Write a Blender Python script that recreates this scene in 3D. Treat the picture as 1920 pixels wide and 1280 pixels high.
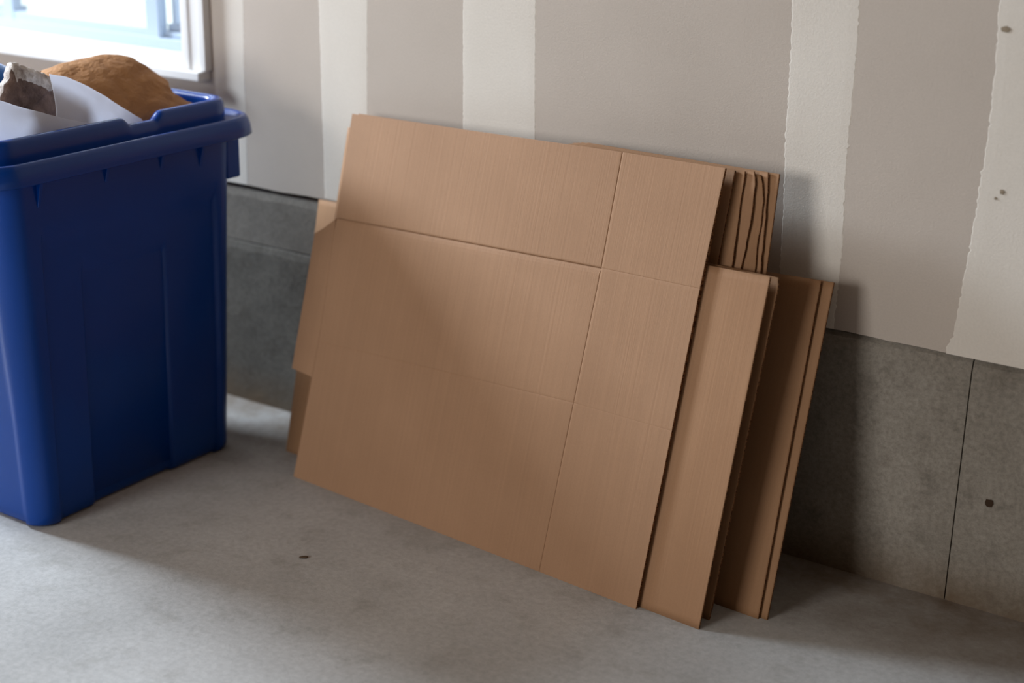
import bpy, bmesh, math, random
from mathutils import Vector, Matrix, noise
from math import sin, cos, pi, radians
random.seed(7)
S = bpy.context.scene
C = S.collection
for o in list(bpy.data.objects):
    bpy.data.objects.remove(o)

# ------------------------------------------------------------------ camera
cam_d = bpy.data.cameras.new('camera'); cam = bpy.data.objects.new('camera', cam_d); C.objects.link(cam)
S.camera = cam
cam_d.sensor_width = 36.0; cam_d.lens = 2884.5 / 1920 * 36.0
cam_d.clip_start = 0.05; cam_d.clip_end = 200
RT = Vector((0.831956, 0.554602, 0.016306)); UP = Vector((-0.193812, 0.262948, 0.945143)); FW = Vector((-0.51989, 0.789478, -0.32625))
M = Matrix(((RT.x, UP.x, -FW.x, 0), (RT.y, UP.y, -FW.y, 0), (RT.z, UP.z, -FW.z, 0), (0, 0, 0, 1)))
M.translation = (0, -2.8628, 1.5255)
cam.matrix_world = M
cam_d.dof.use_dof = True
cam_d.dof.focus_distance = 3.16
cam_d.dof.aperture_fstop = 1.5

# ------------------------------------------------------------------ world, daylight, exposure
W = bpy.data.worlds.new('overcast sky'); S.world = W; W.use_nodes = True
bg = W.node_tree.nodes['Background']
bg.inputs[0].default_value = (0.86, 0.94, 1.0, 1); bg.inputs[1].default_value = 2.6
S.view_settings.view_transform = 'Standard'; S.view_settings.look = 'None'
S.view_settings.gamma = 1.0; S.view_settings.use_curve_mapping = False
S.view_settings.exposure = -0.1

def area(name, loc, aim, sx, sy, power, col):
    d = bpy.data.lights.new(name, 'AREA'); d.shape = 'RECTANGLE'; d.size = sx; d.size_y = sy
    d.energy = power; d.color = col
    o = bpy.data.objects.new(name, d); C.objects.link(o); o.location = loc
    o.rotation_euler = (Vector(aim) - Vector(loc)).to_track_quat('-Z', 'Y').to_euler()
    return o
# daylight through the front window and the side window at the left (both out of frame)
area('daylight_front_window', (-3.4, -5.98, 1.85), (-1.9, -0.4, 0.5), 2.0, 1.6, 128, (1.0, 0.975, 0.94))
area('daylight_side_window', (-5.28, -0.95, 2.45), (-2.2, -0.85, 0.2), 0.8, 0.95, 240, (0.76, 0.88, 1.0))

# ------------------------------------------------------------------ helpers
def tag(o, label=None, cat=None, group=None, kind=None):
    if label: o['label'] = label
    if cat: o['category'] = cat
    if group: o['group'] = group
    if kind: o['kind'] = kind
    return o

def empty(name, mat=None, parent=None):
    o = bpy.data.objects.new(name, None); C.objects.link(o)
    o.empty_display_size = 0.1
    if parent: o.parent = parent
    if mat is not None: o.matrix_world = mat
    return o

def link(name, bm, mats, parent=None, mat=None, smooth=False, recalc=True):
    if recalc: bmesh.ops.recalc_face_normals(bm, faces=bm.faces)
    me = bpy.data.meshes.new(name); bm.to_mesh(me); bm.free()
    for m in (mats if isinstance(mats, (list, tuple)) else [mats]): me.materials.append(m)
    if smooth:
        for p in me.polygons: p.use_smooth = True
    o = bpy.data.objects.new(name, me); C.objects.link(o)
    if parent: o.parent = parent
    if mat is not None: o.matrix_world = mat
    return o

def box(bm, x0, x1, y0, y1, z0, z1, bev=0.0, mi=0):
    r = bmesh.ops.create_cube(bm, size=1.0)
    vs = r['verts']
    for v in vs:
        v.co = Vector(((x0 + x1) / 2 + v.co.x * (x1 - x0), (y0 + y1) / 2 + v.co.y * (y1 - y0), (z0 + z1) / 2 + v.co.z * (z1 - z0)))
    fs = set(f for v in vs for f in v.link_faces)
    for f in fs: f.material_index = mi
    if bev:
        es = list(set(e for v in vs for e in v.link_edges))
        bmesh.ops.bevel(bm, geom=es, offset=bev, segments=2, affect='EDGES', profile=0.5)
    return bm

def sm(a, b, x):
    t = min(1.0, max(0.0, (x - a) / (b - a))); return t * t * (3 - 2 * t)

def interp(pts, x):
    # pts: sorted (x, y) list
    if x <= pts[0][0]: return pts[0][1]
    for (a, ya), (b, yb) in zip(pts, pts[1:]):
        if x <= b: return ya + (yb - ya) * (x - a) / (b - a)
    return pts[-1][1]

# ------------------------------------------------------------------ materials
def srgb(r, g, b):
    f = lambda c: (c / 255 / 12.92) if c / 255 <= 0.04045 else ((c / 255 + 0.055) / 1.055) ** 2.4
    return (f(r), f(g), f(b), 1)

class NT:
    def __init__(s, name):
        s.m = bpy.data.materials.new(name); s.m.use_nodes = True
        s.t = s.m.node_tree; s.n = s.t.nodes; s.b = s.n['Principled BSDF']
        s.tc = s.n.new('ShaderNodeTexCoord')
    def L(s, a, b): s.t.links.new(a, b)
    def noise(s, scale, detail=4, rough=0.5, stretch=None, vec=None):
        n = s.n.new('ShaderNodeTexNoise'); n.inputs['Scale'].default_value = scale
        n.inputs['Detail'].default_value = detail; n.inputs['Roughness'].default_value = rough
        v = s.tc.outputs['Object']
        if stretch:
            mp = s.n.new('ShaderNodeMapping'); mp.inputs['Scale'].default_value = stretch
            s.L(v, mp.inputs['Vector']); v = mp.outputs[0]
        s.L(v, n.inputs['Vector']); return n.outputs['Fac']
    def ramp(s, fac, stops):
        r = s.n.new('ShaderNodeValToRGB'); s.L(fac, r.inputs[0])
        el = r.color_ramp.elements
        while len(el) < len(stops): el.new(0.5)
        for e, (p, c) in zip(el, stops): e.position = p; e.color = c
        return r.outputs[0]
    def mix(s, fac, a, b, mode='MIX'):
        m = s.n.new('ShaderNodeMix'); m.data_type = 'RGBA'; m.blend_type = mode
        if isinstance(fac, float): m.inputs[0].default_value = fac
        else: s.L(fac, m.inputs[0])
        for i, x in ((6, a), (7, b)):
            if isinstance(x, tuple): m.inputs[i].default_value = x
            else: s.L(x, m.inputs[i])
        return m.outputs[2]
    def math(s, op, a, b):
        m = s.n.new('ShaderNodeMath'); m.operation = op
        for i, x in ((0, a), (1, b)):
            if isinstance(x, (int, float)): m.inputs[i].default_value = x
            else: s.L(x, m.inputs[i])
        return m.outputs[0]
    def bump(s, h, dist, strength=1.0):
        b = s.n.new('ShaderNodeBump'); b.inputs['Distance'].default_value = dist; b.inputs['Strength'].default_value = strength
        s.L(h, b.inputs['Height']); s.L(b.outputs[0], s.b.inputs['Normal'])
    def col(s, c):
        if isinstance(c, tuple): s.b.inputs['Base Color'].default_value = c
        else: s.L(c, s.b.inputs['Base Color'])
        return s
    def rough(s, r, spec=0.5):
        s.b.inputs['Roughness'].default_value = r; s.b.inputs['Specular IOR Level'].default_value = spec; return s

G = lambda v: (v, v, v, 1)

def mat_concrete(name, lo, hi, dirt, bumpd=0.0015, sc=1.0, grain=0.5, base=None):
    t = NT(name)
    big = t.noise(2.2 * sc, 5, 0.6); fine = t.noise(75 * sc, 6, 0.75); mid = t.noise(11 * sc, 6, 0.65); pit = t.noise(150 * sc, 2, 0.5)
    c = t.ramp(big, [(0.3, lo), (0.72, hi)])
    c = t.mix(t.math('MULTIPLY', t.ramp(mid, [(0.52, G(0)), (0.75, G(1))]), 0.55), c, dirt)
    c = t.mix(grain, c, t.ramp(fine, [(0.34, G(0.4)), (0.66, G(1.15))]), 'MULTIPLY')
    c = t.mix(t.math('MULTIPLY', t.ramp(pit, [(0.66, G(0)), (0.74, G(1))]), 0.35), c, dirt)
    if base:
        # mottled brown tone, stronger towards the foot of the wall; base = (axis, from, to)
        sx = t.n.new('ShaderNodeSeparateXYZ'); t.L(t.tc.outputs['Object'], sx.inputs[0])
        mr = t.n.new('ShaderNodeMapRange'); t.L(sx.outputs[base[0]], mr.inputs[0])
        mr.inputs[1].default_value = base[1]; mr.inputs[2].default_value = base[2]; mr.clamp = True
        k = t.math('MULTIPLY', mr.outputs[0], t.ramp(t.noise(6, 5, 0.65), [(0.25, G(0.35)), (0.65, G(1))]))
        c = t.mix(t.math('MULTIPLY', k, 0.9), c, srgb(104, 84, 62))
    t.col(c); t.rough(0.85, 0.25)
    h = t.math('ADD', t.math('MULTIPLY', mid, 1.0), t.math('MULTIPLY', fine, 0.6))
    t.bump(h, bumpd); return t.m

M_floor = mat_concrete('floor concrete', srgb(178, 177, 176), srgb(204, 203, 202), srgb(152, 148, 142), 0.0010, 1.0, 0.32, (1, -0.42, -0.04))
M_conc = mat_concrete('wall concrete', srgb(132, 124, 113), srgb(168, 160, 149), srgb(92, 84, 75), 0.003, 1.3, 0.55, (2, 0.11, 0.0))
M_conc_shade = mat_concrete('shaded wall concrete', srgb(88, 83, 77), srgb(118, 112, 104), srgb(75, 68, 60), 0.003, 1.3, 0.55, (2, 0.11, 0.0))  # darker than M_conc: shade behind the bin is painted into the colour

M_conc2 = mat_concrete('smooth shaded wall concrete', srgb(116, 109, 101), srgb(136, 129, 120), srgb(92, 84, 75), 0.002, 1.3, 0.4)  # upper left strip, toned down in colour to carry the bin's shade

def mat_drywall(name, a, b):
    t = NT(name)
    big = t.noise(3, 4, 0.5); f = t.noise(220, 3, 0.6)
    t.col(t.mix(0.12, t.ramp(big, [(0.3, a), (0.7, b)]), t.ramp(f, [(0.3, G(0.5)), (0.7, G(1))]), 'MULTIPLY'))
    t.rough(0.9, 0.15); t.bump(t.math('ADD', f, t.math('MULTIPLY', big, 3.0)), 0.0004); return t.m
M_dry = mat_drywall('drywall paper', srgb(190, 178, 167), srgb(197, 185, 174))
M_mud = mat_drywall('joint compound', srgb(218, 209, 198), srgb(225, 217, 207))
M_paperedge = NT('torn drywall paper').col(srgb(146, 132, 114)).rough(0.95, 0.1).m
M_gap = NT('dirty sill gap').col(srgb(70, 60, 50)).rough(0.95, 0.1).m
M_chip = NT('dirt').col(srgb(92, 76, 62)).rough(0.95, 0.1).m
M_rust = NT('rust').col(srgb(62, 46, 34)).rough(0.9, 0.2).m

def mat_card(name, a, b, ribs=0.00022, dirty=0.0):
    t = NT(name)
    big = t.noise(3.5, 4, 0.55); rib = t.noise(1.0, 2, 0.5, stretch=(150, 1.2, 1.2)); fib = t.noise(420, 2, 0.6, stretch=(1, .5, 1))
    rib2 = t.noise(1.0, 1, 0.5, stretch=(420, 3.0, 3.0))
    c = t.ramp(big, [(0.28, a), (0.72, b)])
    c = t.mix(0.10, c, t.ramp(rib, [(0.3, G(0.35)), (0.7, G(1))]), 'MULTIPLY')
    c = t.mix(0.10, c, t.ramp(fib, [(0.3, G(0.35)), (0.7, G(1))]), 'MULTIPLY')
    t.col(c); t.rough(0.72, 0.3)
    t.bump(t.math('ADD', t.math('ADD', rib, t.math('MULTIPLY', rib2, 0.5)), t.math('MULTIPLY', fib, 0.12)), ribs * 2.2)
    return t.m
M_card = mat_card('kraft cardboard', srgb(163, 125, 95), srgb(174, 135, 104))
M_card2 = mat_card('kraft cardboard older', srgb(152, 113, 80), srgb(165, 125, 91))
M_card3 = mat_card('kraft cardboard warm', srgb(160, 120, 88), srgb(171, 131, 98))
tE = NT('corrugated edge'); fl = tE.noise(1.0, 1, 0.5, stretch=(260, 260, 40))
tE.col(tE.ramp(fl, [(0.4, srgb(70, 42, 24)), (0.6, srgb(140, 98, 64))])).rough(0.9, 0.1); M_edge = tE.m

def mat_plastic(name, c, rough, spec=0.27):
    t = NT(name); n = t.noise(260, 3, 0.6); big = t.noise(4, 3)
    t.col(t.mix(0.25, c, t.ramp(big, [(0.3, G(0.6)), (0.7, G(1))]), 'MULTIPLY')); t.rough(rough, spec); t.bump(n, 0.0003, 0.6); return t.m
M_blue = mat_plastic('blue bin plastic', (0.0006, 0.046, 0.28, 1), 0.26)
M_rim = mat_plastic('polished blue rim', (0.0006, 0.046, 0.28, 1), 0.22, 0.36)
M_blue2 = mat_plastic('blue bag film', (0.02, 0.16, 0.55, 1), 0.25)
def mat_paper(name, a, b, bd, trans=0.0, sc=14):
    t = NT(name); n = t.noise(sc, 5, 0.6); f = t.noise(160, 3)
    t.col(t.ramp(n, [(0.3, a), (0.7, b)])).rough(0.75, 0.25); t.bump(t.math('ADD', n, t.math('MULTIPLY', f, 0.1)), bd); 
    if trans:
        tl = t.n.new('ShaderNodeBsdfTranslucent'); tl.inputs[0].default_value = b; mx = t.n.new('ShaderNodeMixShader'); mx.inputs[0].default_value = trans
        t.L(t.b.outputs[0], mx.inputs[1]); t.L(tl.outputs[0], mx.inputs[2]); t.L(mx.outputs[0], t.n['Material Output'].inputs['Surface'])
    return t.m
M_white = mat_paper('white paper', srgb(226, 228, 238), srgb(238, 239, 246), 0.004, 0.5)
M_kraft = mat_paper('brown kraft paper', srgb(160, 112, 70), srgb(186, 136, 90), 0.016, 0.12)
M_torn = mat_paper('torn grey board', srgb(78, 62, 56), srgb(138, 114, 104), 0.010, 0.0, 26)
M_tornedge = mat_paper('torn pale fibres', srgb(140, 122, 110), srgb(236, 230, 226), 0.010, 0.0, 45)
M_vinyl = NT('white window vinyl').col(srgb(160, 174, 192)).rough(0.4, 0.5).m
M_trim = NT('white painted trim').col(srgb(228, 226, 224)).rough(0.45, 0.4).m
M_wood = NT('bare lumber').col(srgb(150, 122, 92)).rough(0.9, 0.2).m
M_wallin = mat_drywall('unpainted drywall', srgb(132, 113, 94), srgb(144, 125, 105))
M_ground = mat_concrete('driveway outside', srgb(212, 218, 208), srgb(228, 232, 224), srgb(196, 206, 190), 0.003, 0.5)
tg = NT('window glass')
tr = tg.n.new('ShaderNodeBsdfTransparent'); gl = tg.n.new('ShaderNodeBsdfGlossy'); gl.inputs['Roughness'].default_value = 0.02
mx = tg.n.new('ShaderNodeMixShader')
mx.inputs[0].default_value = 0.04; tg.L(tr.outputs[0], mx.inputs[1]); tg.L(gl.outputs[0], mx.inputs[2])
tg.L(mx.outputs[0], tg.n['Material Output'].inputs['Surface']); M_glass = tg.m

# ------------------------------------------------------------------ setting: room shell
XL, XR, YF, ZC = -5.3, 2.4, -6.0, 3.1          # left, right, front walls and ceiling
WX0, WX1, WZ0, WZ1 = -4.30, -2.905, 0.856, 1.95  # window_1 opening in the back wall
bm = bmesh.new(); box(bm, XL - .2, XR + .2, YF - .2, 0.30, -0.12, 0.0)
tag(link('floor', bm, M_floor), kind='structure')
bm = bmesh.new(); box(bm, -40, 40, 0.30, 40, -0.25, -0.10)
tag(link('ground_outside', bm, M_ground), 'pale overcast-lit ground outside the window', kind='structure')
bm = bmesh.new(); box(bm, XL - .2, XR + .2, YF - .2, 0.30, ZC, ZC + .1)
tag(link('ceiling', bm, M_wallin), kind='structure')
bm = bmesh.new(); box(bm, XR, XR + .15, YF, 0.0, 0, ZC)
tag(link('wall_right', bm, M_wallin), kind='structure')
# front wall with a window, left wall with a window (openings the daylight comes through)
def holed(name, b, h):
    # b: x0 x1 y0 y1 of the wall slab; h: u0 u1 z0 z1 of the hole along its long direction
    bm = bmesh.new(); x0, x1, y0, y1 = b; u0, u1, z0, z1 = h
    if x1 - x0 > y1 - y0:
        box(bm, x0, u0, y0, y1, 0, ZC); box(bm, u1, x1, y0, y1, 0, ZC); box(bm, u0, u1, y0, y1, 0, z0); box(bm, u0, u1, y0, y1, z1, ZC)
    else:
        box(bm, x0, x1, y0, u0, 0, ZC); box(bm, x0, x1, u1, y1, 0, ZC); box(bm, x0, x1, u0, u1, 0, z0); box(bm, x0, x1, u0, u1, z1, ZC)
    tag(link(name, bm, M_wallin), kind='structure')
FH = (-4.43, -2.37, 1.02, 2.68); SH = (-1.38, -0.52, 1.9, 2.95)
holed('wall_front', (XL - .15, XR + .15, YF - .15, YF), FH)
holed('wall_left', (XL - .15, XL, YF, 0.0), SH)
bm = bmesh.new(); u0, u1, z0, z1 = SH
for b in ((XL, XL + .02, u0 - .09, u0, z0 - .09, z1 + .09), (XL, XL + .02, u1, u1 + .09, z0 - .09, z1 + .09), (XL, XL + .02, u0, u1, z1, z1 + .09), (XL, XL + .04, u0, u1, z0 - .05, z0)): box(bm, *b, 0.003)
tag(link('window_2', bm, M_trim), 'side window in the left wall, outside the frame', kind='structure')
bm = bmesh.new(); u0, u1, z0, z1 = FH
for b in ((u0 - .09, u0, YF, YF + .02, z0 - .09, z1 + .09), (u1, u1 + .09, YF, YF + .02, z0 - .09, z1 + .09), (u0, u1, YF, YF + .02, z1, z1 + .09), (u0, u1, YF, YF + .04, z0 - .05, z0)): box(bm, *b, 0.003)
tag(link('window_3', bm, M_trim), 'window in the front wall, behind the camera', kind='structure')

# back wall: backing framing, then drywall panels, joint compound bands, concrete panels
bm = bmesh.new()
box(bm, XL, WX0, 0.03, 0.24, 0, ZC); box(bm, WX1, XR, 0.03, 0.24, 0, ZC)
box(bm, WX0, WX1, 0.03, 0.24, 0, WZ0); box(bm, WX0, WX1, 0.03, 0.24, WZ1, ZC)
wb = tag(link('wall_back', bm, M_gap), kind='structure')

def drypanel(x0, x1, z0, z1):
    bm = bmesh.new(); n = 28; f, b = [], []
    for k in range(n + 1):
        x = x0 + (x1 - x0) * k / n
        z = z0 + (0.0028 * noise.noise(Vector((x * 9, 3.1, 0))) + 0.0012 * noise.noise(Vector((x * 40, 1.1, 0))) if z0 > 0.4 and z0 < 0.7 else 0)
        f.append((bm.verts.new((x, 0, z)), bm.verts.new((x, 0, z1)))); b.append((bm.verts.new((x, 0.0295, z)), bm.verts.new((x, 0.0295, z1))))
    for k in range(n):
        bm.faces.new((f[k][0], f[k + 1][0], f[k + 1][1], f[k][1])); bm.faces.new((b[k][0], b[k][1], b[k + 1][1], b[k + 1][0]))
        bm.faces.new((f[k][0], b[k][0], b[k + 1][0], f[k + 1][0])); bm.faces.new((f[k][1], f[k + 1][1], b[k + 1][1], b[k][1]))
    for k in (0, n): bm.faces.new((f[k][0], f[k][1], b[k][1], b[k][0]))
    link('drywall_panel', bm, M_dry, wb)
drypanel(WX1, -2.381, 0.600, ZC); drypanel(-2.379, -1.936, 0.601, ZC)
drypanel(-1.934, -1.166, 0.530, ZC); drypanel(-1.164, -0.30, 0.530, ZC); drypanel(-0.298, XR, 0.53, ZC)
drypanel(XL, WX0, 0.60, ZC); drypanel(WX0, WX1, 0.55, WZ0 - .001); drypanel(WX0, WX1, WZ1, ZC)

def band(pl, pr, z0, z1, rag_l, rag_r, seed, droop=0.0):
    # a taped joint: a thin proud strip of compound with hand-pulled edges; pl, pr: (z, x) polylines
    bm = bmesh.new(); n = 420; t = 0.0007; rows = []
    for k in range(n + 1):
        z = z0 + (z1 - z0) * k / n
        def rag(r, s): return r * (0.35 * noise.noise(Vector((z * 5, s, 0))) + 0.22 * noise.noise(Vector((z * 40, s, 2))) + 0.4 * noise.noise(Vector((z * 130, s, 4))))
        xl = interp(pl, z) + rag(rag_l, seed); xr = interp(pr, z) + rag(rag_r, seed + 5)
        rows.append([bm.verts.new(p) for p in ((xl, 0.0002, z), (xl + .003, -t * .6, z), (xl + .02, -t, z), (xr - .02, -t, z), (xr - .003, -t * .6, z), (xr, 0.0002, z))])
    for a, b in zip(rows, rows[1:]):
        for i in range(5): bm.faces.new((a[i], a[i + 1], b[i + 1], b[i]))
    bm.faces.new(rows[0]); bm.faces.new(rows[-1][::-1])
    link('joint_compound_band', bm, M_mud, wb)
band([(0.6, -2.81), (2.6, -2.81)], [(0.6, -2.708), (1.07, -2.699), (2.6, -2.68)], 0.601, ZC, 0.0, 0.007, 1.0)
band([(0.6, -2.452), (1.09, -2.456), (2.6, -2.46)], [(0.6, -2.312), (0.86, -2.309), (1.10, -2.305), (2.6, -2.29)], 0.603, ZC, 0.006, 0.006, 11.0)
band([(0.6, -2.027), (0.86, -2.031), (1.12, -2.033), (2.6, -2.04)], [(0.6, -1.828), (0.845, -1.831), (1.137, -1.838), (2.6, -1.86)], 0.603, ZC, 0.006, 0.007, 23.0)
band([(0.53, -1.222), (0.64, -1.2245), (0.86, -1.231), (1.18, -1.2427), (2.6, -1.29)], [(0.53, -1.094), (0.75, -1.0945), (1.19, -1.1005), (2.6, -1.12)], 0.532, ZC, 0.010, 0.011, 31.0)
band([(0.53, -0.863), (0.545, -0.862), (0.56, -0.852), (0.75, -0.8395), (0.95, -0.829), (1.185, -0.8375), (2.6, -0.86)], [(0.53, -0.52), (2.6, -0.52)], 0.528, ZC, 0.014, 0.006, 47.0)

def cpanel(x0, x1, z0, z1, m, seed, y=0.0):
    # concrete: front face with chipped, uneven top edge that slopes back into the gap
    bm = bmesh.new(); n = 60; rows = []
    for k in range(n + 1):
        x = x0 + (x1 - x0) * k / n; d = 0.006 * noise.noise(Vector((x * 14, seed, 0))) + 0.004 * noise.noise(Vector((x * 55, seed, 1)))
        e = 0.0025 if k in (0, n) else 0.0
        rows.append([bm.verts.new(p) for p in ((x, 0.028, z0), (x, y + e, z0), (x, y + e + .0012 * noise.noise(Vector((x * 20, seed, 3))), z0 + .03), (x, y + e, z1 - .028 + d), (x, y + .004 + e, z1 - .010 + d * .6), (x, y + .011, z1 - .002 + d * .3), (x, 0.028, z1))])
    for a, b in zip(rows, rows[1:]):
        for i in range(6): bm.faces.new((a[i], b[i], b[i + 1], a[i + 1]))
    bm.faces.new(rows[0]); bm.faces.new(rows[-1][::-1])
    link('concrete_panel', bm, m, wb)
cpanel(XL, -1.93, 0.448, 0.596, M_conc2, 2.0, 0.002); cpanel(XL, -1.93, 0.0, 0.452, M_conc_shade, 7.0, -0.003)
cpanel(-1.928, -0.8078, 0.0, 0.528, M_conc, 4.0); cpanel(-0.8053, 0.45, 0.0, 0.526, M_conc, 5.0); cpanel(0.454, XR, 0.0, 0.526, M_conc, 6.0)
# rusty tie hole, nail dimples, torn paper patch
def dimple(name, x, z, r, m, seed, y=-0.0008, sz=1.0, n=14):
    bm = bmesh.new(); c = bm.verts.new((x, y - 0.0004, z)); ring = []
    for k in range(n):
        a = 2 * pi * k / n; rr = r * (1 + 0.35 * noise.noise(Vector((cos(a) * 2, sin(a) * 2, seed))))
        ring.append(bm.verts.new((x + rr * cos(a), y, z + rr * sz * sin(a))))
    for k in range(n): bm.faces.new((c, ring[k], ring[(k + 1) % n]))
    link(name, bm, m, wb)
dimple('tie_hole', -0.740, 0.237, 0.0085, M_rust, 1.0, -0.0018)
dimple('nail_dimple', -0.789, 0.864, 0.0048, M_paperedge, 2.0, -0.0018); dimple('nail_dimple', -0.800, 0.850, 0.003, M_paperedge, 5.0, -0.0018)
dimple('torn_paper_patch', -0.819, 1.163, 0.009, M_paperedge, 3.0, -0.0018, 0.6)

# window_1: casing, stool, apron, jamb liners, frame, sash, panes
w1 = tag(empty('window_1', Matrix.Translation((-3.6, 0, 0.86))), 'white vinyl slider window above the blue bin', kind='structure')
P1 = Matrix.Identity(4)
def wpart(name, boxes, m, bev=0.002):
    bm = bmesh.new()
    for b in boxes: box(bm, *b, bev)
    o = link(name, bm, m); o.parent = w1; o.matrix_parent_inverse = w1.matrix_world.inverted(); return o
bpy.context.view_layer.update()
wpart('window_casing', [(WX1, WX1 + .075, -0.018, 0.0, 0.884, 2.04), (WX1 + .012, WX1 + .03, -0.022, -0.016, 0.8845, 2.03), (WX1 + .07, WX1 + .09, -0.026, 0.0, 0.8842, 2.039)], M_trim)
wpart('window_casing', [(WX0 - .09, WX0, -0.018, 0.0, 0.884, 2.04)], M_trim)
wpart('window_casing', [(WX0, WX1, -0.018, 0.0, WZ1, 2.04)], M_trim)
wpart('window_stool', [(WX0 - .10, WX1 + .083, -0.045, 0.0, 0.860, 0.8835), (WX0 + .001, WX1 - .001, -0.001, 0.20, 0.860, 0.8835)], M_trim, 0.003)
wpart('jamb_liner', [(WX1 - .015, WX1, 0.0, 0.20, 0.8835, WZ1)], M_trim, 0)
wpart('jamb_liner', [(WX0, WX0 + .015, 0.0, 0.20, 0.8835, WZ1)], M_trim, 0)
wpart('frame', [(WX0, WX1, 0.175, 0.24, 0.8835, 0.915), (WX0, WX1, 0.195, 0.24, 0.915, 0.930), (WX0, WX0 + .05, 0.175, 0.24, 0.8835, WZ1), (WX1 - .05, WX1, 0.175, 0.24, 0.8835, WZ1), (WX0, WX1, 0.175, 0.24, WZ1 - .05, WZ1)], M_vinyl)
sash = wpart('sash', [(-3.84, -3.185, 0.178, 0.208, 0.908, 0.938), (-3.84, -3.185, 0.178, 0.208, 1.85, 1.90), (-3.236, -3.187, 0.176, 0.210, 0.908, 1.90), (-3.84, -3.793, 0.176, 0.210, 0.908, 1.90)], M_vinyl)
def pane(x0, x1, y, z0, z1, par):
    bm = bmesh.new(); box(bm, x0, x1, y, y + .004, z0, z1)
    o = link('pane', bm, M_glass, par); o.matrix_parent_inverse = par.matrix_world.inverted() if par is w1 else (par.matrix_parent_inverse.copy() if False else par.matrix_world.inverted())
bpy.context.view_layer.update()
pane(-3.80, -3.23, 0.192, 0.934, 1.855, sash)
fx = wpart('fixed_sash', [(-3.19, -2.95, 0.214, 0.236, 0.930, 0.950), (-3.172, -3.155, 0.214, 0.236, 0.95, 1.90)], M_vinyl)
fx2 = wpart('fixed_sash', [(-4.26, -3.80, 0.214, 0.236, 0.930, 0.950), (-3.86, -3.845, 0.214, 0.236, 0.95, 1.90)], M_vinyl)
bpy.context.view_layer.update()
pane(-3.17, -2.95, 0.222, 0.945, 1.91, fx); pane(-4.26, -3.80, 0.222, 0.945, 1.91, fx2)

# ------------------------------------------------------------------ cardboard
# Each sheet has its own frame: x along the floor edge, y up the leaning face, z out of the face.
def frame(b0, b1, lean, back=0.0):
    b0 = Vector((b0[0], b0[1], 0)); b1 = Vector((b1[0], b1[1], 0)); u = (b1 - b0).normalized()
    bk = Vector((-u.y, u.x, 0)); L = radians(lean); v = Vector((0, 0, cos(L))) + bk * sin(L); n = u.cross(v)
    o = b0 + bk * back
    return Matrix(((u.x, v.x, n.x, o.x), (u.y, v.y, n.y, o.y), (u.z, v.z, n.z, o.z), (0, 0, 0, 1)))

def slab(poly, t, edges, z=0.0, mf=0, me=1):
    # cardboard piece with crushed front edges: outline poly, thickness t backwards,
    # edges[i] = (roll width, roll depth) of the edge poly[i] -> poly[i+1]
    if isinstance(edges, tuple): edges = [edges] * len(poly)
    P = []                                   # (point, width before, width after, depth)
    n = len(poly)
    for i in range(n):
        w0, d0 = edges[i - 1]; w1, d1 = edges[i]
        c = Vector(poly[i]); q = Vector(poly[(i + 1) % n]); L = (q - c).length
        P.append((c, w0, w1, max(d0, d1)))
        m0 = min(max(0.012, w0 * 1.25), L * 0.4); m1 = min(max(0.012, edges[(i + 1) % n][0] * 1.25), L * 0.4)
        for k in (m0, L - m1): P.append((c + (q - c) * (k / L), w1, w1, d1))
    n = len(P); bm = bmesh.new(); loops = []
    for fo, fd in ((0.0, -1.0), (0.0, 1.0), (0.12, 0.60), (0.3, 0.30), (0.6, 0.08), (1.0, 0.0)):
        lp = []
        for i in range(n):
            c, w0, w1, d = P[i]; d1 = (c - P[i - 1][0]).normalized(); d2 = (P[(i + 1) % n][0] - c).normalized()
            n1 = Vector((-d1.y, d1.x)); n2 = Vector((-d2.y, d2.x)); det = n1.x * n2.y - n1.y * n2.x
            if abs(det) < 0.02: off = n2 * (w1 * fo)
            else:
                a_, b_ = w0 * fo, w1 * fo
                off = Vector(((a_ * n2.y - b_ * n1.y) / det, (n1.x * b_ - n2.x * a_) / det))
            lp.append(bm.verts.new((c.x + off.x, c.y + off.y, z + (-t if fd < 0 else -d * fd))))
        loops.append(lp)
    for li, (a, b) in enumerate(zip(loops, loops[1:])):
        for i in range(n):
            f = bm.faces.new((a[i], a[(i + 1) % n], b[(i + 1) % n], b[i])); f.material_index = me if li == 0 else mf
    bm.faces.new(loops[-1]).material_index = mf; bm.faces.new(loops[0][::-1]).material_index = mf
    return bm

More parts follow.
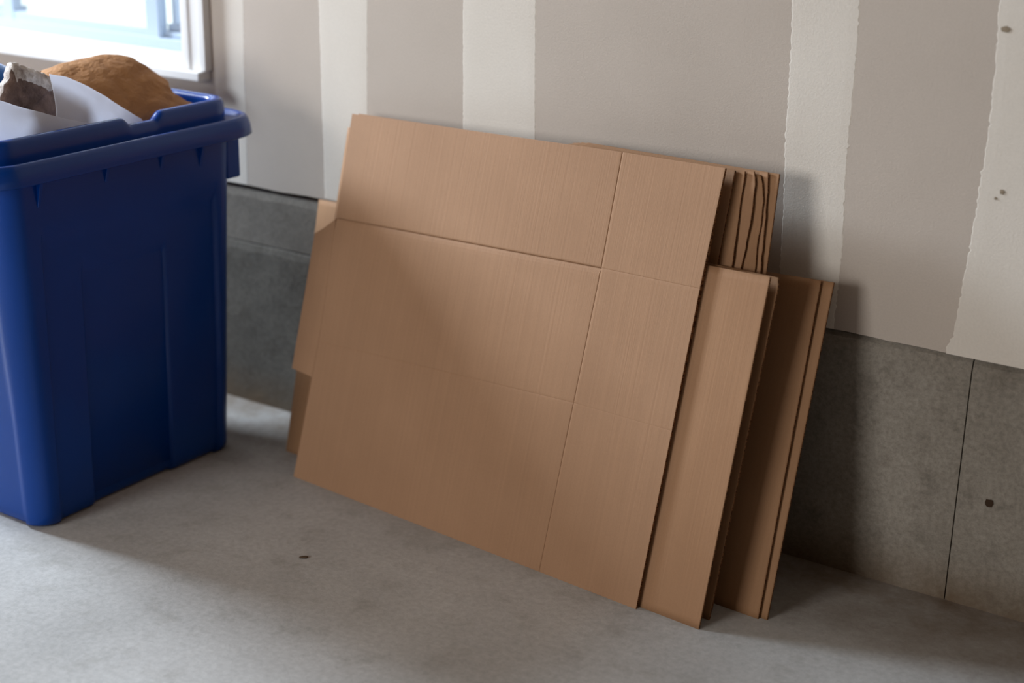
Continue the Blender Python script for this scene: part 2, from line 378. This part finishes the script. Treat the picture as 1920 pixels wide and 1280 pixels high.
# A: creased flattened box in front
FA = frame((-2.303, -0.3135), (-1.307, -0.4056), 16)
boxA = tag(empty('flattened_box', FA), 'largest flattened brown cardboard box in front, creased into panels, with cut tab on left edge', 'cardboard', 'flattened cardboard leaning on the wall')
T = 0.0055
card = [M_card, M_edge]
ML, MM, MR = (-0.0119, 0.631), (0.7556, 0.6578), (0.9954, 0.662)
O = (0.0008, 0.0006); HC = (0.005, 0.0024); HR = (0.022, 0.0046); VL = (0.003, 0.0020); VR = (0.006, 0.0014); FT = (0.007, 0.0008); TB = (0.003, 0.0007)
VT = (0.004, 0.0009)
kids = [
    ('upper_flap', [(-0.0119, 0.631), (0.7556, 0.6578), (0.7514, 0.8997), (-0.0203, 0.8783)], [HC, VL, O, O]),
    ('upper_side_flap', [(0.7556, 0.6578), (0.9954, 0.662), (0.9969, 0.9038), (0.7514, 0.8997)], [(0.003, 0.0008), O, O, VR]),
    ('main_panel', [(0.0040, 0.335), (0.7535, 0.3693), (0.7556, 0.6578), (-0.0119, 0.631)], [FT, VT, HR, TB]),
    ('lower_panel', [(0.0, 0.0), (0.7509, 0.0), (0.7535, 0.3693), (0.0040, 0.335)], [O, VT, FT, TB]),
    ('side_panel', [(0.7535, 0.3693), (0.9985, 0.372), (0.9954, 0.662), (0.7556, 0.6578)], [(0.005, 0.0003), O, (0.008, 0.0008), VR]),
    ('lower_side_panel', [(0.7509, 0.0), (1.0005, 0.0), (0.9985, 0.372), (0.7535, 0.3693)], [O, O, (0.005, 0.0003), VR]),
    ('tab', [(-0.0685, 0.2519), (0.0026, 0.2465), (0.0038, 0.335), (-0.0119, 0.629), (-0.050, 0.597), (-0.0722, 0.583)], [O, TB, TB, O, O, O]),
]
for nm, poly, ed in kids:
    link(nm, slab(poly, T, ed), card, boxA)
bl = [(0.003, 0.0), (0.9965, 0.0), (0.9935, 0.9025), (-0.006, 0.8815)]
link('back_layer', slab(bl, T, O, z=-T - 0.0015), card, boxA)

def wavy(name, Lf, Rf, Tf, t, mats, mw, amp=0.0, seed=0.0, label='', nx=26, ny=40, corner=0.0, curl=0.0):
    # single sheet: left edge s=Lf(v), right edge s=Rf(v), top t=Tf(s); gently rippled towards its right edge
    bm = bmesh.new(); Fr, Bk = [], []
    for j in range(ny + 1):
        v = j / ny; rf, rb = [], []
        for i in range(nx + 1):
            k = 1 - (1 - i / nx) ** 1.8
            ll = Lf(v); rr = Rf(v); s = ll + (rr - ll) * k; y = v * Tf(s)
            e = sm(rr - 0.10, rr, s)
            w = amp * e * (noise.noise(Vector((y * 9, seed, k))) + 0.4 * noise.noise(Vector((y * 30, seed, 1))))
            w += curl * sm(rr - corner, rr, s) ** 2 if corner else 0
            rf.append(bm.verts.new((s, y, w))); rb.append(bm.verts.new((s, y, w - t)))
        Fr.append(rf); Bk.append(rb)
    for j in range(ny):
        for i in range(nx):
            bm.faces.new((Fr[j][i], Fr[j][i + 1], Fr[j + 1][i + 1], Fr[j + 1][i])).smooth = True
            bm.faces.new((Bk[j][i], Bk[j + 1][i], Bk[j + 1][i + 1], Bk[j][i + 1])).smooth = True
        for q in (0, nx):
            bm.faces.new((Fr[j][q], Fr[j + 1][q], Bk[j + 1][q], Bk[j][q])).material_index = 1
    for i in range(nx):
        for q in (0, ny):
            bm.faces.new((Fr[q][i], Fr[q][i + 1], Bk[q][i + 1], Bk[q][i])).material_index = 1
    o = link(name, bm, mats, None, mw)
    tag(o, label, 'cardboard', 'flattened cardboard leaning on the wall'); return o

def line(a, b): return lambda v: a + (b - a) * v
def poly_t(pts, top): return lambda v: interp(pts, v * top)
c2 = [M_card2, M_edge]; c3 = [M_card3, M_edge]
# short sheet directly behind the creased box, lit face
wavy('cardboard_sheet', line(0.32, 0.315), line(1.142, 1.136), lambda s: 0.7065 + (s - 1.0) * 0.026, 0.004, c3,
     frame((-2.303, -0.3135), (-1.307, -0.4056), 16, 0.0135), 0.0, 1, 'well-lit plain cardboard sheet of middle height just right of the creased box')
# narrow dark neighbour with folded rounded corner
def cornerR(v):
    t = v * 0.699; c = max(0.0, t - 0.694) / 0.005
    return 1.1413 + (1.1513 - 1.1413) * t / 0.695 - 0.004 * (1 - math.sqrt(max(0, 1 - c * c)))
wavy('cardboard_sheet', line(0.33, 0.33), cornerR, lambda s: 0.699, 0.004, c2, frame((-2.303, -0.275), (-1.165, -0.360), 14.4), 0.0, 2,
     'narrow dark strip of cardboard with rounded top corner, tucked behind the well-lit mid-height sheet')
# low wide sheets on the right
wavy('cardboard_sheet', line(0.0, -0.0536), line(1.3389, 1.3129), lambda s: 0.632 + (s + 0.05) * 0.0405, 0.004, c2, frame((-2.422, -0.206), (-1.088, -0.298), 17.8), 0.0012, 3,
     'low wide cardboard sheet in shade, its edge second from the far right of the stack')
wavy('cardboard_sheet', line(0.03, 0.0), line(1.3549, 1.3369), lambda s: 0.630 + (s + 0.05) * 0.0415, 0.004, c2, frame((-2.422, -0.206), (-1.088, -0.298), 17.8, 0.008), 0.0, 4,
     'rearmost low cardboard sheet, its edge farthest right of the stack, against the wall')
# six tall sheets fanned behind the creased box
fan = [
    [(0, 1.008), (0.6933, 1.0083), (0.887, 1.009)],
    [(0, 1.044), (0.6933, 1.0389), (0.7924, 1.0331), (0.8865, 1.0272)],
    [(0, 1.054), (0.693, 1.0558), (0.7943, 1.058), (0.8658, 1.052), (0.8877, 1.0424)],
    [(0, 1.085), (0.6947, 1.0832), (0.7283, 1.0795), (0.80, 1.0752), (0.8305, 1.0722), (0.8644, 1.0642), (0.8822, 1.0555)],
    [(0, 1.094), (0.6973, 1.0933), (0.8073, 1.0801), (0.8874, 1.0687)],
    [(0, 1.128), (0.6923, 1.1027), (0.7928, 1.0963), (0.8864, 1.0902)]]
amps = [0.0008, 0.0014, 0.0018, 0.0022, 0.0022, 0.0]
lbl = ['first tall cardboard sheet showing right of the creased box, front of the wavy fan',
       'second tall cardboard sheet in the wavy fan, counted from the creased box',
       'third tall cardboard sheet in the wavy fan, with rounded top corner',
       'fourth tall cardboard sheet in the wavy fan, with the most rippled edge',
       'fifth tall cardboard sheet in the wavy fan, just before the straight-edged last',
       'straight-edged tall cardboard sheet at the back of the fan, touching the drywall']
for i in range(6):
    pts = fan[i]; top = pts[-1][0]
    def Rf(v, pts=pts, top=top, i=i):
        t = v * top; x = interp(pts, t)
        if 0 < i < 5: x += 0.0022 * noise.noise(Vector((t * 26, i * 3.3, 0))) + 0.0012 * noise.noise(Vector((t * 70, i * 1.7, 0)))
        return x
    xl = -0.034 - 0.006 * i
    def Tf(s, top=top, i=i):
        return interp([(-0.09, 0.822), (0.595, 0.868), (0.6, 0.8835), (1.0, top - 0.0005), (1.2, top)], s) + (0.0008 * noise.noise(Vector((s * 60, i, 0))) if s > 0.9 else 0)
    wavy('cardboard_sheet', line(xl, xl - 0.006), Rf, Tf, 0.0035, c2 if i % 2 else c3, frame((-2.303, -0.226), (-1.307, -0.305), 14.5, -0.0065 * (5 - i) - 0.004),
         amps[i], i * 4.1, lbl[i], 30, 70)

# ------------------------------------------------------------------ blue recycling bin
bin_ = tag(empty('recycling_bin', Matrix.Translation((-2.78, -0.56, 0))), 'large blue plastic bin with flared rim, full of waste paper, under the window', 'bin')
BX, BY = -2.78, -0.56
def rr_loop(x0, x1, y0, y1, r, nc=8, nx=10, ny=64):
    # rounded rectangle; returns (x, y, side, along) with side 0:+x 1:+y 2:-x 3:-y, None on corners
    pts = []
    cs = [((x1 - r, y0 + r), -90), ((x1 - r, y1 - r), 0), ((x0 + r, y1 - r), 90), ((x0 + r, y0 + r), 180)]
    for ci, ((cx, cy), a0) in enumerate(cs):
        for k in range(nc + 1):
            a = radians(a0 + 90 * k / nc); pts.append((cx + r * cos(a), cy + r * sin(a), None))
        n = ny if ci in (0, 2) else nx
        (nxt, na) = cs[(ci + 1) % 4]; a = radians(a0 + 90)
        p0 = (cx + r * cos(a), cy + r * sin(a)); p1 = (nxt[0] + r * cos(radians(na)), nxt[1] + r * sin(radians(na)))
        for k in range(1, n): pts.append((p0[0] + (p1[0] - p0[0]) * k / n, p0[1] + (p1[1] - p0[1]) * k / n, ci))
    return pts
def loft(bm, loops, closed_bottom=False, closed_top=False, mi=0):
    vs = [[bm.verts.new(p) for p in lp] for lp in loops]; n = len(vs[0])
    for a, b in zip(vs, vs[1:]):
        for i in range(n): bm.faces.new((a[i], a[(i + 1) % n], b[(i + 1) % n], b[i])).material_index = mi
    if closed_bottom: bm.faces.new(vs[0][::-1])
    if closed_top: bm.faces.new(vs[-1])
    return vs
def body_bounds(z):
    k = z / 0.83
    return (-3.0 - 0.03 * k, -2.548 + 0.022 * k, -0.868 - 0.035 * k, -0.255 + 0.03 * k)
def recess(y, z, ya, yb, ztop, depth, e=0.005):
    a = sm(ya - e, ya + e * .2, y) * (1 - sm(yb - e * .2, yb + e, y)); b = 1 - sm(ztop - 0.02, ztop + 0.02, z); return depth * a * b
bm = bmesh.new(); loops = []
zs = [0.0, 0.004, 0.012, 0.03] + [0.03 + (0.82 - 0.03) * k / 44 for k in range(1, 45)]
for z in zs:
    x0, x1, y0, y1 = body_bounds(z); ins = 0.012 * (1 - min(1, z / 0.012)) ** 2
    lp = []
    for (x, y, sd) in rr_loop(x0 + ins, x1 - ins, y0 + ins, y1 - ins, 0.05, 8, 40, 170):
        d = 0.0
        if sd in (0, 2):
            d = recess(y, z, -0.805 - .008 * z, -0.30, 0.66, 0.010) + recess(y, z, -0.70, -0.46, 0.565, 0.011)
            x += -d if sd == 0 else d
        elif sd in (1, 3):
            d = recess(x, z, -2.96, -2.60, 0.66, 0.006)
            y += -d if sd == 1 else d
        lp.append((x - BX, y - BY, z))
    loops.append(lp)
loft(bm, loops, closed_bottom=True)
# inner wall
loops = []
for z in (0.82, 0.5, 0.03):
    x0, x1, y0, y1 = body_bounds(z)
    loops.append([(x - BX, y - BY, z) for (x, y, sd) in rr_loop(x0 + .018, x1 - .018, y0 + .018, y1 - .018, 0.045, 8, 40, 170)])
loft(bm, loops, closed_top=True)
link('body', bm, M_blue, bin_, smooth=True)
# flared lip (skirt, top deck) and raised collar with finger notches
LX0, LX1, LY0, LY1 = -3.10, -2.463, -0.99, -0.185
def ring(bm, prof):
    # prof: list of (inset from lip outer edge, z, radius)
    loops = []
    for ins, z, r in prof:
        loops.append([(x - BX, y - BY, z if not callable(z) else z(x, y, sd)) for (x, y, sd) in rr_loop(LX0 + ins, LX1 - ins, LY0 + ins, LY1 - ins, r, 10, 24, 120)])
    loft(bm, loops)
bm = bmesh.new()
ring(bm, [(0.062, 0.815, .055), (0.016, 0.812, .085), (0.010, 0.800, .085), (0.004, 0.797, .09), (0.0, 0.800, .09), (0.002, 0.820, .09), (0.005, 0.834, .09), (0.009, 0.841, .088), (0.014, 0.8435, .085), (0.022, 0.842, .08), (0.030, 0.836, .075), (0.046, 0.834, .065), (0.060, 0.834, .06)])
link('lip', bm, M_rim, bin_, smooth=True)
def notch(y, sd):
    if sd not in (0, 2): return 0.0
    return 0.0175 * sm(-0.582, -0.555, y) * (1 - sm(-0.49, -0.462, y))
def ztop(h): return lambda x, y, sd: h - notch(y, sd)
bm = bmesh.new()
ring(bm, [(0.0500, 0.833, .065), (0.0505, 0.850, .065), (0.0520, ztop(0.872), .064), (0.0545, ztop(0.879), .062), (0.0590, ztop(0.8825), .059), (0.066, ztop(0.8835), .055), (0.073, ztop(0.882), .05), (0.078, ztop(0.878), .047), (0.080, ztop(0.870), .045), (0.081, 0.845, .045), (0.083, 0.815, .045)])
link('collar', bm, M_rim, bin_, smooth=True)
# triangular gussets under the lip
def gusset(y, depth, h, z0=0.806, th=0.012, side=1):
    bm = bmesh.new(); x0, x1, y0, y1 = body_bounds(z0)
    a = x1 - 0.004; pr = [(a, z0), (a + depth, z0), (a + depth * .8, z0 - h * .25), (a + 0.004, z0 - h), (a, z0 - h)]
    vs = [[bm.verts.new((x - BX, yy - BY, z)) for x, z in pr] for yy in (y - th / 2, y + th / 2)]
    bm.faces.new(vs[0]); bm.faces.new(vs[1][::-1])
    for i in range(5): bm.faces.new((vs[0][i], vs[0][(i + 1) % 5], vs[1][(i + 1) % 5], vs[1][i]))
    bmesh.ops.bevel(bm, geom=list(bm.edges), offset=0.0015, segments=1, affect='EDGES')
    link('gusset', bm, M_blue, bin_)
for y, d, h in ((-0.815, 0.022, 0.075), (-0.63, 0.020, 0.055), (-0.467, 0.018, 0.055), (-0.345, 0.022, 0.07)): gusset(y, d, h, th=0.009)
bm = bmesh.new(); box(bm, -2.60 - BX, -2.537 - BX, -0.25 - BY, -0.205 - BY, 0.685, 0.812, 0.004)
link('hinge_bracket', bm, M_blue, bin_)
bm = bmesh.new(); box(bm, -3.0 - BX, -2.94 - BX, -0.25 - BY, -0.205 - BY, 0.685, 0.812, 0.004)
link('hinge_bracket', bm, M_blue, bin_)
bm = bmesh.new(); box(bm, -2.605 - BX, -2.585 - BX, -0.955 - BY, -0.885 - BY, 0.70, 0.81, 0.004)
link('gusset', bm, M_blue, bin_)

# ------------------------------------------------------------------ contents of the bin
def sheet_surf(name, curves, m, thick, nu=44, nv=20, crumple=0.004, seed=0.0, label='', cat='', sc=9, mats=None, end=0.35):
    # surface lofted through 3-D polylines, given thickness
    def samp(c, u):
        k = u * (len(c) - 1); i = min(int(k), len(c) - 2); f = k - i
        p0 = Vector(c[max(i - 1, 0)]); p1 = Vector(c[i]); p2 = Vector(c[i + 1]); p3 = Vector(c[min(i + 2, len(c) - 1)])
        return 0.5 * ((2 * p1) + (p2 - p0) * f + (2 * p0 - 5 * p1 + 4 * p2 - p3) * f * f + (3 * p1 - p0 - 3 * p2 + p3) * f ** 3)
    bm = bmesh.new(); g = []
    for i in range(nu + 1):
        cross = [samp(c, i / nu) for c in curves]
        row = []
        for j in range(nv + 1):
            p = samp(cross, j / nv)
            d = Vector((noise.noise(p * sc + Vector((seed, 0, 0))), noise.noise(p * sc + Vector((0, seed, 5))), noise.noise(p * sc + Vector((9, 0, seed)))))
            d2 = Vector((noise.noise(p * sc * 4 + Vector((seed, 0, 0))), noise.noise(p * sc * 4 + Vector((0, seed, 5))), noise.noise(p * sc * 4 + Vector((9, 0, seed)))))
            row.append(bm.verts.new(p + d * crumple + d2 * crumple * (0.35 + (end - 0.35) * sm(0.45, 0.85, i / nu))))
        g.append(row)
    for i in range(nu):
        for j in range(nv): bm.faces.new((g[i][j], g[i + 1][j], g[i + 1][j + 1], g[i][j + 1]))
    o = link(name, bm, mats or m, smooth=True)
    md = o.modifiers.new('thickness', 'SOLIDIFY'); md.thickness = thick; md.offset = 0
    tag(o, label, cat); return o
ridge = [(-2.82, -0.545, 0.945), (-2.80, -0.514, 0.958), (-2.79, -0.483, 0.967), (-2.78, -0.444, 0.972), (-2.76, -0.382, 0.974), (-2.74, -0.352, 0.967), (-2.72, -0.322, 0.947), (-2.69, -0.294, 0.917), (-2.668, -0.290, 0.893), (-2.645, -0.285, 0.868)]
mid = [(-2.75, -0.59, 0.94), (-2.735, -0.57, 0.945), (-2.715, -0.55, 0.943), (-2.69, -0.515, 0.935), (-2.67, -0.47, 0.925), (-2.65, -0.43, 0.912), (-2.632, -0.395, 0.898), (-2.618, -0.36, 0.886), (-2.61, -0.33, 0.876), (-2.60, -0.295, 0.862)]
low = [(-2.70, -0.62, 0.90), (-2.69, -0.60, 0.89), (-2.67, -0.575, 0.88), (-2.645, -0.535, 0.868), (-2.615, -0.49, 0.855), (-2.595, -0.45, 0.845), (-2.585, -0.41, 0.84), (-2.58, -0.37, 0.84), (-2.58, -0.33, 0.84), (-2.585, -0.30, 0.84)]
back = [(-2.90, -0.50, 0.86), (-2.89, -0.47, 0.89), (-2.88, -0.44, 0.90), (-2.87, -0.40, 0.905), (-2.86, -0.35, 0.905), (-2.84, -0.32, 0.90), (-2.81, -0.29, 0.885), (-2.78, -0.275, 0.87), (-2.74, -0.285, 0.855), (-2.69, -0.285, 0.845)]
deep = [(x, y, z - .12) for x, y, z in [(p[0], p[1], min(p[2], .86)) for p in low]]
sheet_surf('kraft_paper', [deep, low, mid, ridge, back], M_kraft, 0.0012, 60, 40, 0.006, 3.0, 'domed sheet of crumpled brown kraft paper sticking up from the blue bin', 'paper', 10, None, 1.0)
wt = [(-2.60, -0.700, 0.985), (-2.598, -0.655, 0.972), (-2.593, -0.61, 0.95), (-2.588, -0.565, 0.922), (-2.584, -0.52, 0.89), (-2.580, -0.47, 0.857)]
wm = [(-2.585, -0.705, 0.925), (-2.582, -0.655, 0.918), (-2.578, -0.61, 0.905), (-2.574, -0.565, 0.885), (-2.571, -0.52, 0.862), (-2.569, -0.465, 0.838)]
wl = [(-2.572, -0.72, 0.84), (-2.566, -0.66, 0.83), (-2.563, -0.61, 0.825), (-2.561, -0.565, 0.815), (-2.560, -0.52, 0.80), (-2.560, -0.45, 0.79)]
sheet_surf('paper_sheet', [wl, wm, wt], M_white, 0.0010, 40, 20, 0.004, 8.0, 'white paper sheet with pointed top, in front of the brown kraft paper in the bin', 'paper')
vt = [(-2.605, -0.875, 0.965), (-2.598, -0.85, 0.955), (-2.590, -0.81, 0.937), (-2.582, -0.76, 0.918), (-2.572, -0.71, 0.898), (-2.568, -0.66, 0.882), (-2.566, -0.60, 0.862)]
vm = [(-2.590, -0.875, 0.92), (-2.582, -0.85, 0.912), (-2.572, -0.81, 0.90), (-2.566, -0.76, 0.886), (-2.561, -0.71, 0.872), (-2.557, -0.66, 0.860), (-2.555, -0.60, 0.84)]
vl = [(-2.585, -0.875, 0.84), (-2.568, -0.85, 0.84), (-2.558, -0.81, 0.835), (-2.556, -0.76, 0.83), (-2.554, -0.71, 0.825), (-2.553, -0.66, 0.82), (-2.552, -0.60, 0.80)]
sheet_surf('paper_sheet', [vl, vm, vt], M_white, 0.0010, 40, 20, 0.003, 15.0, 'white paper sheet lowest in the bin, in front of the torn grey board', 'paper')
# torn grey board: thick slab standing in the bin, ragged torn top edge
def torn():
    out = [(-0.862, 0.80), (-0.80, 0.80), (-0.70, 0.80), (-0.645, 0.80), (-0.640, 0.876), (-0.628, 0.905), (-0.6245, 0.952), (-0.663, 0.974), (-0.704, 0.993), (-0.744, 1.009), (-0.764, 0.976), (-0.780, 0.946), (-0.81, 0.915), (-0.862, 0.88)]
    pts = []
    n = len(out)
    for i in range(n):
        a, b = Vector(out[i]), Vector(out[(i + 1) % n]); k = max(1, int((b - a).length / 0.006))
        for j in range(k):
            p = a + (b - a) * j / k
            if p.y > 0.88: p = p + Vector((noise.noise(Vector((p.x * 90, p.y * 90, 1))), noise.noise(Vector((p.x * 90, p.y * 90, 7))))) * 0.006
            pts.append(p)
    bm = bmesh.new()
    cx, cz = -0.735, 0.90
    layers = []
    for sc_, xo in ((0.02, -2.640), (0.35, -2.641), (0.7, -2.643), (0.92, -2.645), (1.0, -2.652), (1.0, -2.662), (0.97, -2.672), (0.5, -2.675), (0.02, -2.675)):
        layers.append([bm.verts.new(Vector((xo + 0.006 * noise.noise(Vector((p.x * 22, p.y * 22, sc_ * 3))) - 0.12 * (p.y - 0.88) * 0.6, cx + (p.x - cx) * sc_, cz + (p.y - cz) * sc_))) for p in pts])
    m = len(pts)
    for li, (a, b) in enumerate(zip(layers, layers[1:])):
        for i in range(m):
            f = bm.faces.new((a[i], a[(i + 1) % m], b[(i + 1) % m], b[i])); f.material_index = 1 if (2 <= li <= 6 and pts[i].y > 0.95 - 0.012 * noise.noise(Vector((pts[i].x * 60, 2, 2))) and pts[i].x > -0.748) or 4 <= li <= 5 else 0; f.smooth = True
    bm.faces.new(layers[0]); bm.faces.new(layers[-1][::-1])
    o = link('torn_board', bm, [M_torn, M_tornedge]); tag(o, 'grey-brown torn board with ragged pale top edge, sticking up from the bin', 'cardboard')
torn()
bt = [(-2.93, -0.86, 0.90), (-2.93, -0.78, 0.965), (-2.93, -0.70, 0.985), (-2.93, -0.61, 0.968), (-2.93, -0.55, 0.87)]
bml = [(-2.86, -0.87, 0.88), (-2.86, -0.78, 0.95), (-2.86, -0.70, 0.97), (-2.86, -0.61, 0.958), (-2.86, -0.55, 0.85)]
bl2 = [(-2.80, -0.87, 0.80), (-2.80, -0.78, 0.82), (-2.80, -0.70, 0.82), (-2.80, -0.62, 0.81), (-2.80, -0.55, 0.79)]
sheet_surf('plastic_bag', [bl2, bml, bt], M_blue2, 0.0008, 40, 20, 0.012, 31.0, 'crumpled light blue film at the left behind the torn board in the bin', 'bag', 14)

# ------------------------------------------------------------------ small dark chip on the floor
bm = bmesh.new(); bmesh.ops.create_icosphere(bm, subdivisions=2, radius=1.0)
for v in bm.verts:
    n = 1 + 0.35 * noise.noise(v.co * 1.7); v.co = Vector((v.co.x * 0.011 * n, v.co.y * 0.005 * n, 0.002 + v.co.z * 0.002))
o = link('dirt_chip', bm, M_chip, smooth=True); o.location = (-2.001, -0.622, 0); o.rotation_euler = (0, 0, 0.7)
tag(o, 'small dark brown dirt chip on the open concrete floor before the boxes', 'debris')
